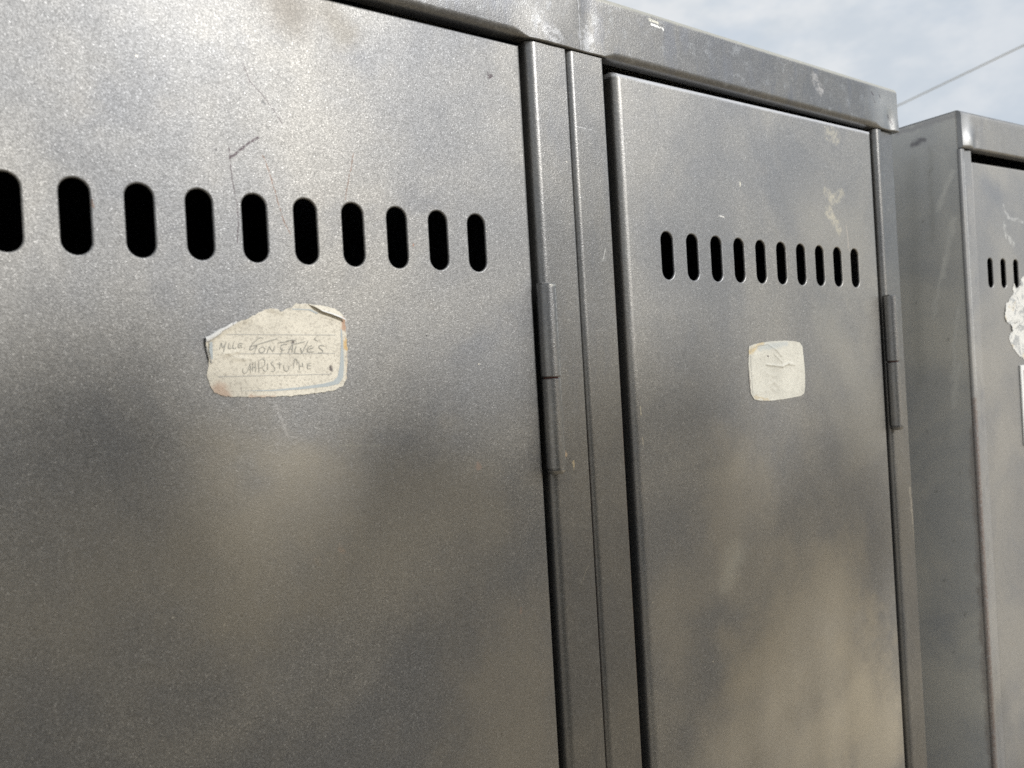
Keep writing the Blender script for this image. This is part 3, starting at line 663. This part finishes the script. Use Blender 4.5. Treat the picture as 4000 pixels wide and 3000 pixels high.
tree([(rn.uniform(-2.4, 2.6), rn.uniform(-1.6, 1.4), rn.uniform(.25, .5), 260) for i in range(22)], 6.0, 9.0, 'unseen open crowned tree, added to dapple the ground reflected in the right door', (5.0, -2.6, 0), 2.0)

def blocker_hedge(x0, x1, y0, y1, h, label):  # added out of view to darken reflections on hinges and left door
    rnd = random.Random(3); T = thing('blocker_hedge', ((x0 + x1) / 2, (y0 + y1) / 2, 0), label, 'blocker_hedge'); b = Vector(T.location)
    lm = bmesh.new()
    for k in range(15000):
        u = Vector((rnd.uniform(x0, x1), rnd.uniform(y0, y1), h * rnd.random() ** .9))
        sh = rnd.random()
        if sh < .45: u.y = y1 - abs(rnd.gauss(0, .06))
        elif sh < .65: u.z = h - abs(rnd.gauss(0, .07))
        u += Vector((math.sin(u.x * 5 + u.z * 3), math.sin(u.x * 4 - u.z * 5), math.sin(u.x * 6))) * .05
        d = Vector((rnd.gauss(0, 1), rnd.gauss(0, 1), rnd.gauss(0, .8))).normalized(); w = d.orthogonal().normalized(); w = Matrix.Rotation(rnd.uniform(0, 6.28), 3, d) @ w
        n = d.cross(w); s_ = rnd.uniform(.06, .10); p = u - b
        vs = [lm.verts.new(a) for a in (p, p + d * s_ * .5 + w * s_ * .3 + n * s_ * .06, p + d * s_, p + d * s_ * .5 - w * s_ * .3 + n * s_ * .06)]
        lm.faces.new((vs[0], vs[1], vs[2])); lm.faces.new((vs[0], vs[2], vs[3]))
    link('foliage', lm, flat('hedge_leaves', (.05, .065, .03), .55, var=.4, scale=4), T)
    wm = bmesh.new()
    for k in range(int((x1 - x0) / .3)):
        x = x0 + .15 + k * .3 - b.x; box(wm, x - .02, x + .02, -.02, .02, 0, h * .7)
    link('stems', wm, flat('hedge_bark', (.10, .08, .06), .9), T)
blocker_hedge(-2.4, .75, -3.9, -3.2, 2.35, 'added unseen dark hedge facing the left locker doors')

# overhead cable crossing the sky behind
CAMP = Vector((.03775, -.380275, ZC - .07835))
a = CAMP + Vector((.97952, .51307, .30052)) * (3.0 / .30052); b = CAMP + Vector((1.10445, .41858, .36473)) * (3.0 / .36473)
d = (b - a).normalized(); bm = bmesh.new(); prev = None
for i in range(61):
    u = -20 + 40 * i / 60; c = a + d * u; c.z += .0006 * (u * u - 1.0)
    ring = [bm.verts.new(c + .008 * (Vector((0, 0, 1)) * math.cos(k * math.pi / 4) + d.cross(Vector((0, 0, 1))) * math.sin(k * math.pi / 4))) for k in range(8)]
    if prev:
        for k in range(8): bm.faces.new((prev[k], ring[k], ring[(k + 1) % 8], prev[(k + 1) % 8]))
    prev = ring
bmesh.ops.recalc_face_normals(bm, faces=bm.faces)
o = link('overhead_cable', bm, flat('pale_grey_cable', (.42, .43, .42), .6), None, 60)
o['label'] = 'pale thin overhead cable slanting across the cloudy sky above the lockers'; o['category'] = 'cable'

# ------------------------------------------------------------------ sky and sun
el = math.asin(SUN.z); rot = math.atan2(SUN.x, SUN.y)
W = bpy.data.worlds.new('World'); S.world = W; W.use_nodes = True
t = NT(W.node_tree); bg = t.n['Background']
sky = t.node('ShaderNodeTexSky', sky_type='NISHITA'); sky.sun_disc = False; sky.sun_elevation = el; sky.sun_rotation = rot
G = t.node('ShaderNodeTexCoord').outputs['Generated']
cn = t.noise(t.vmath('MULTIPLY', G, (1, 1, 2.2)), 3.6, 6, .55, .3)
sep = t.node('ShaderNodeSeparateXYZ'); t.put(sep.inputs[0], G)
bank = t.smooth(t.vmath('DOT_PRODUCT', G, (-.7, .7, 0)), -.75, -.10)        # clear blue opening to the right of the sun, cloud elsewhere
cl = t.math('MULTIPLY', t.smooth(cn, .26, .52), t.math('MULTIPLY_ADD', bank, .72, .28))
cn2 = t.noise(t.vmath('ADD', t.vmath('MULTIPLY', G, (1, 1, 2.0)), (2, 5, 1)), 7.5, 7, .6)
cc = t.mix(t.smooth(cn2, .35, .65), (6.2, 6.75, 7.35), (8.0, 8.2, 8.4))
hazy = t.mix(t.math('MULTIPLY_ADD', bank, .50, .36), sky.outputs[0], (6.2, 7.1, 8.2))
glow = t.math('POWER', t.math('MAXIMUM', t.vmath('DOT_PRODUCT', G, tuple(SUN)), 0.0), 9.0)     # thin cloud lit up around the sun
col = t.vmath('ADD', t.mix(cl, hazy, cc), t.vmath('SCALE', (7.0, 6.8, 6.4), scale=glow))
t.put(bg.inputs['Color'], col); bg.inputs['Strength'].default_value = .1
sun = bpy.data.lights.new('sun', 'SUN'); sun.energy = 3.0; sun.angle = R(.6); sun.color = (1, .995, .985)
so = bpy.data.objects.new('sun', sun); COL.objects.link(so); so.rotation_euler = (-SUN).to_track_quat('-Z', 'Y').to_euler()
so.location = (0, -3, 6)

# ------------------------------------------------------------------ camera
cam = bpy.data.cameras.new('camera'); co = bpy.data.objects.new('camera', cam); COL.objects.link(co)
r_, u_, f_ = Vector((0.79596334, -0.60265818, -0.05696911)), Vector((0.04602368, -0.03359018, 0.99837544)), Vector((0.60359273, 0.79729218, -0.001))
co.matrix_world = Matrix(((r_.x, u_.x, -f_.x, CAMP.x), (r_.y, u_.y, -f_.y, CAMP.y), (r_.z, u_.z, -f_.z, CAMP.z), (0, 0, 0, 1)))
cam.sensor_width = 36; cam.sensor_fit = 'HORIZONTAL'; cam.lens = 36 * 3300 / 4000
cam.clip_start = .01; cam.clip_end = 3000
cam.dof.use_dof = True; cam.dof.focus_distance = .52; cam.dof.aperture_fstop = 13
S.camera = co
S.view_settings.view_transform = 'Standard'; S.view_settings.look = 'None'; S.view_settings.exposure = 0; S.view_settings.gamma = 1
S.cycles.use_denoising = False
S.cycles.max_bounces = 8
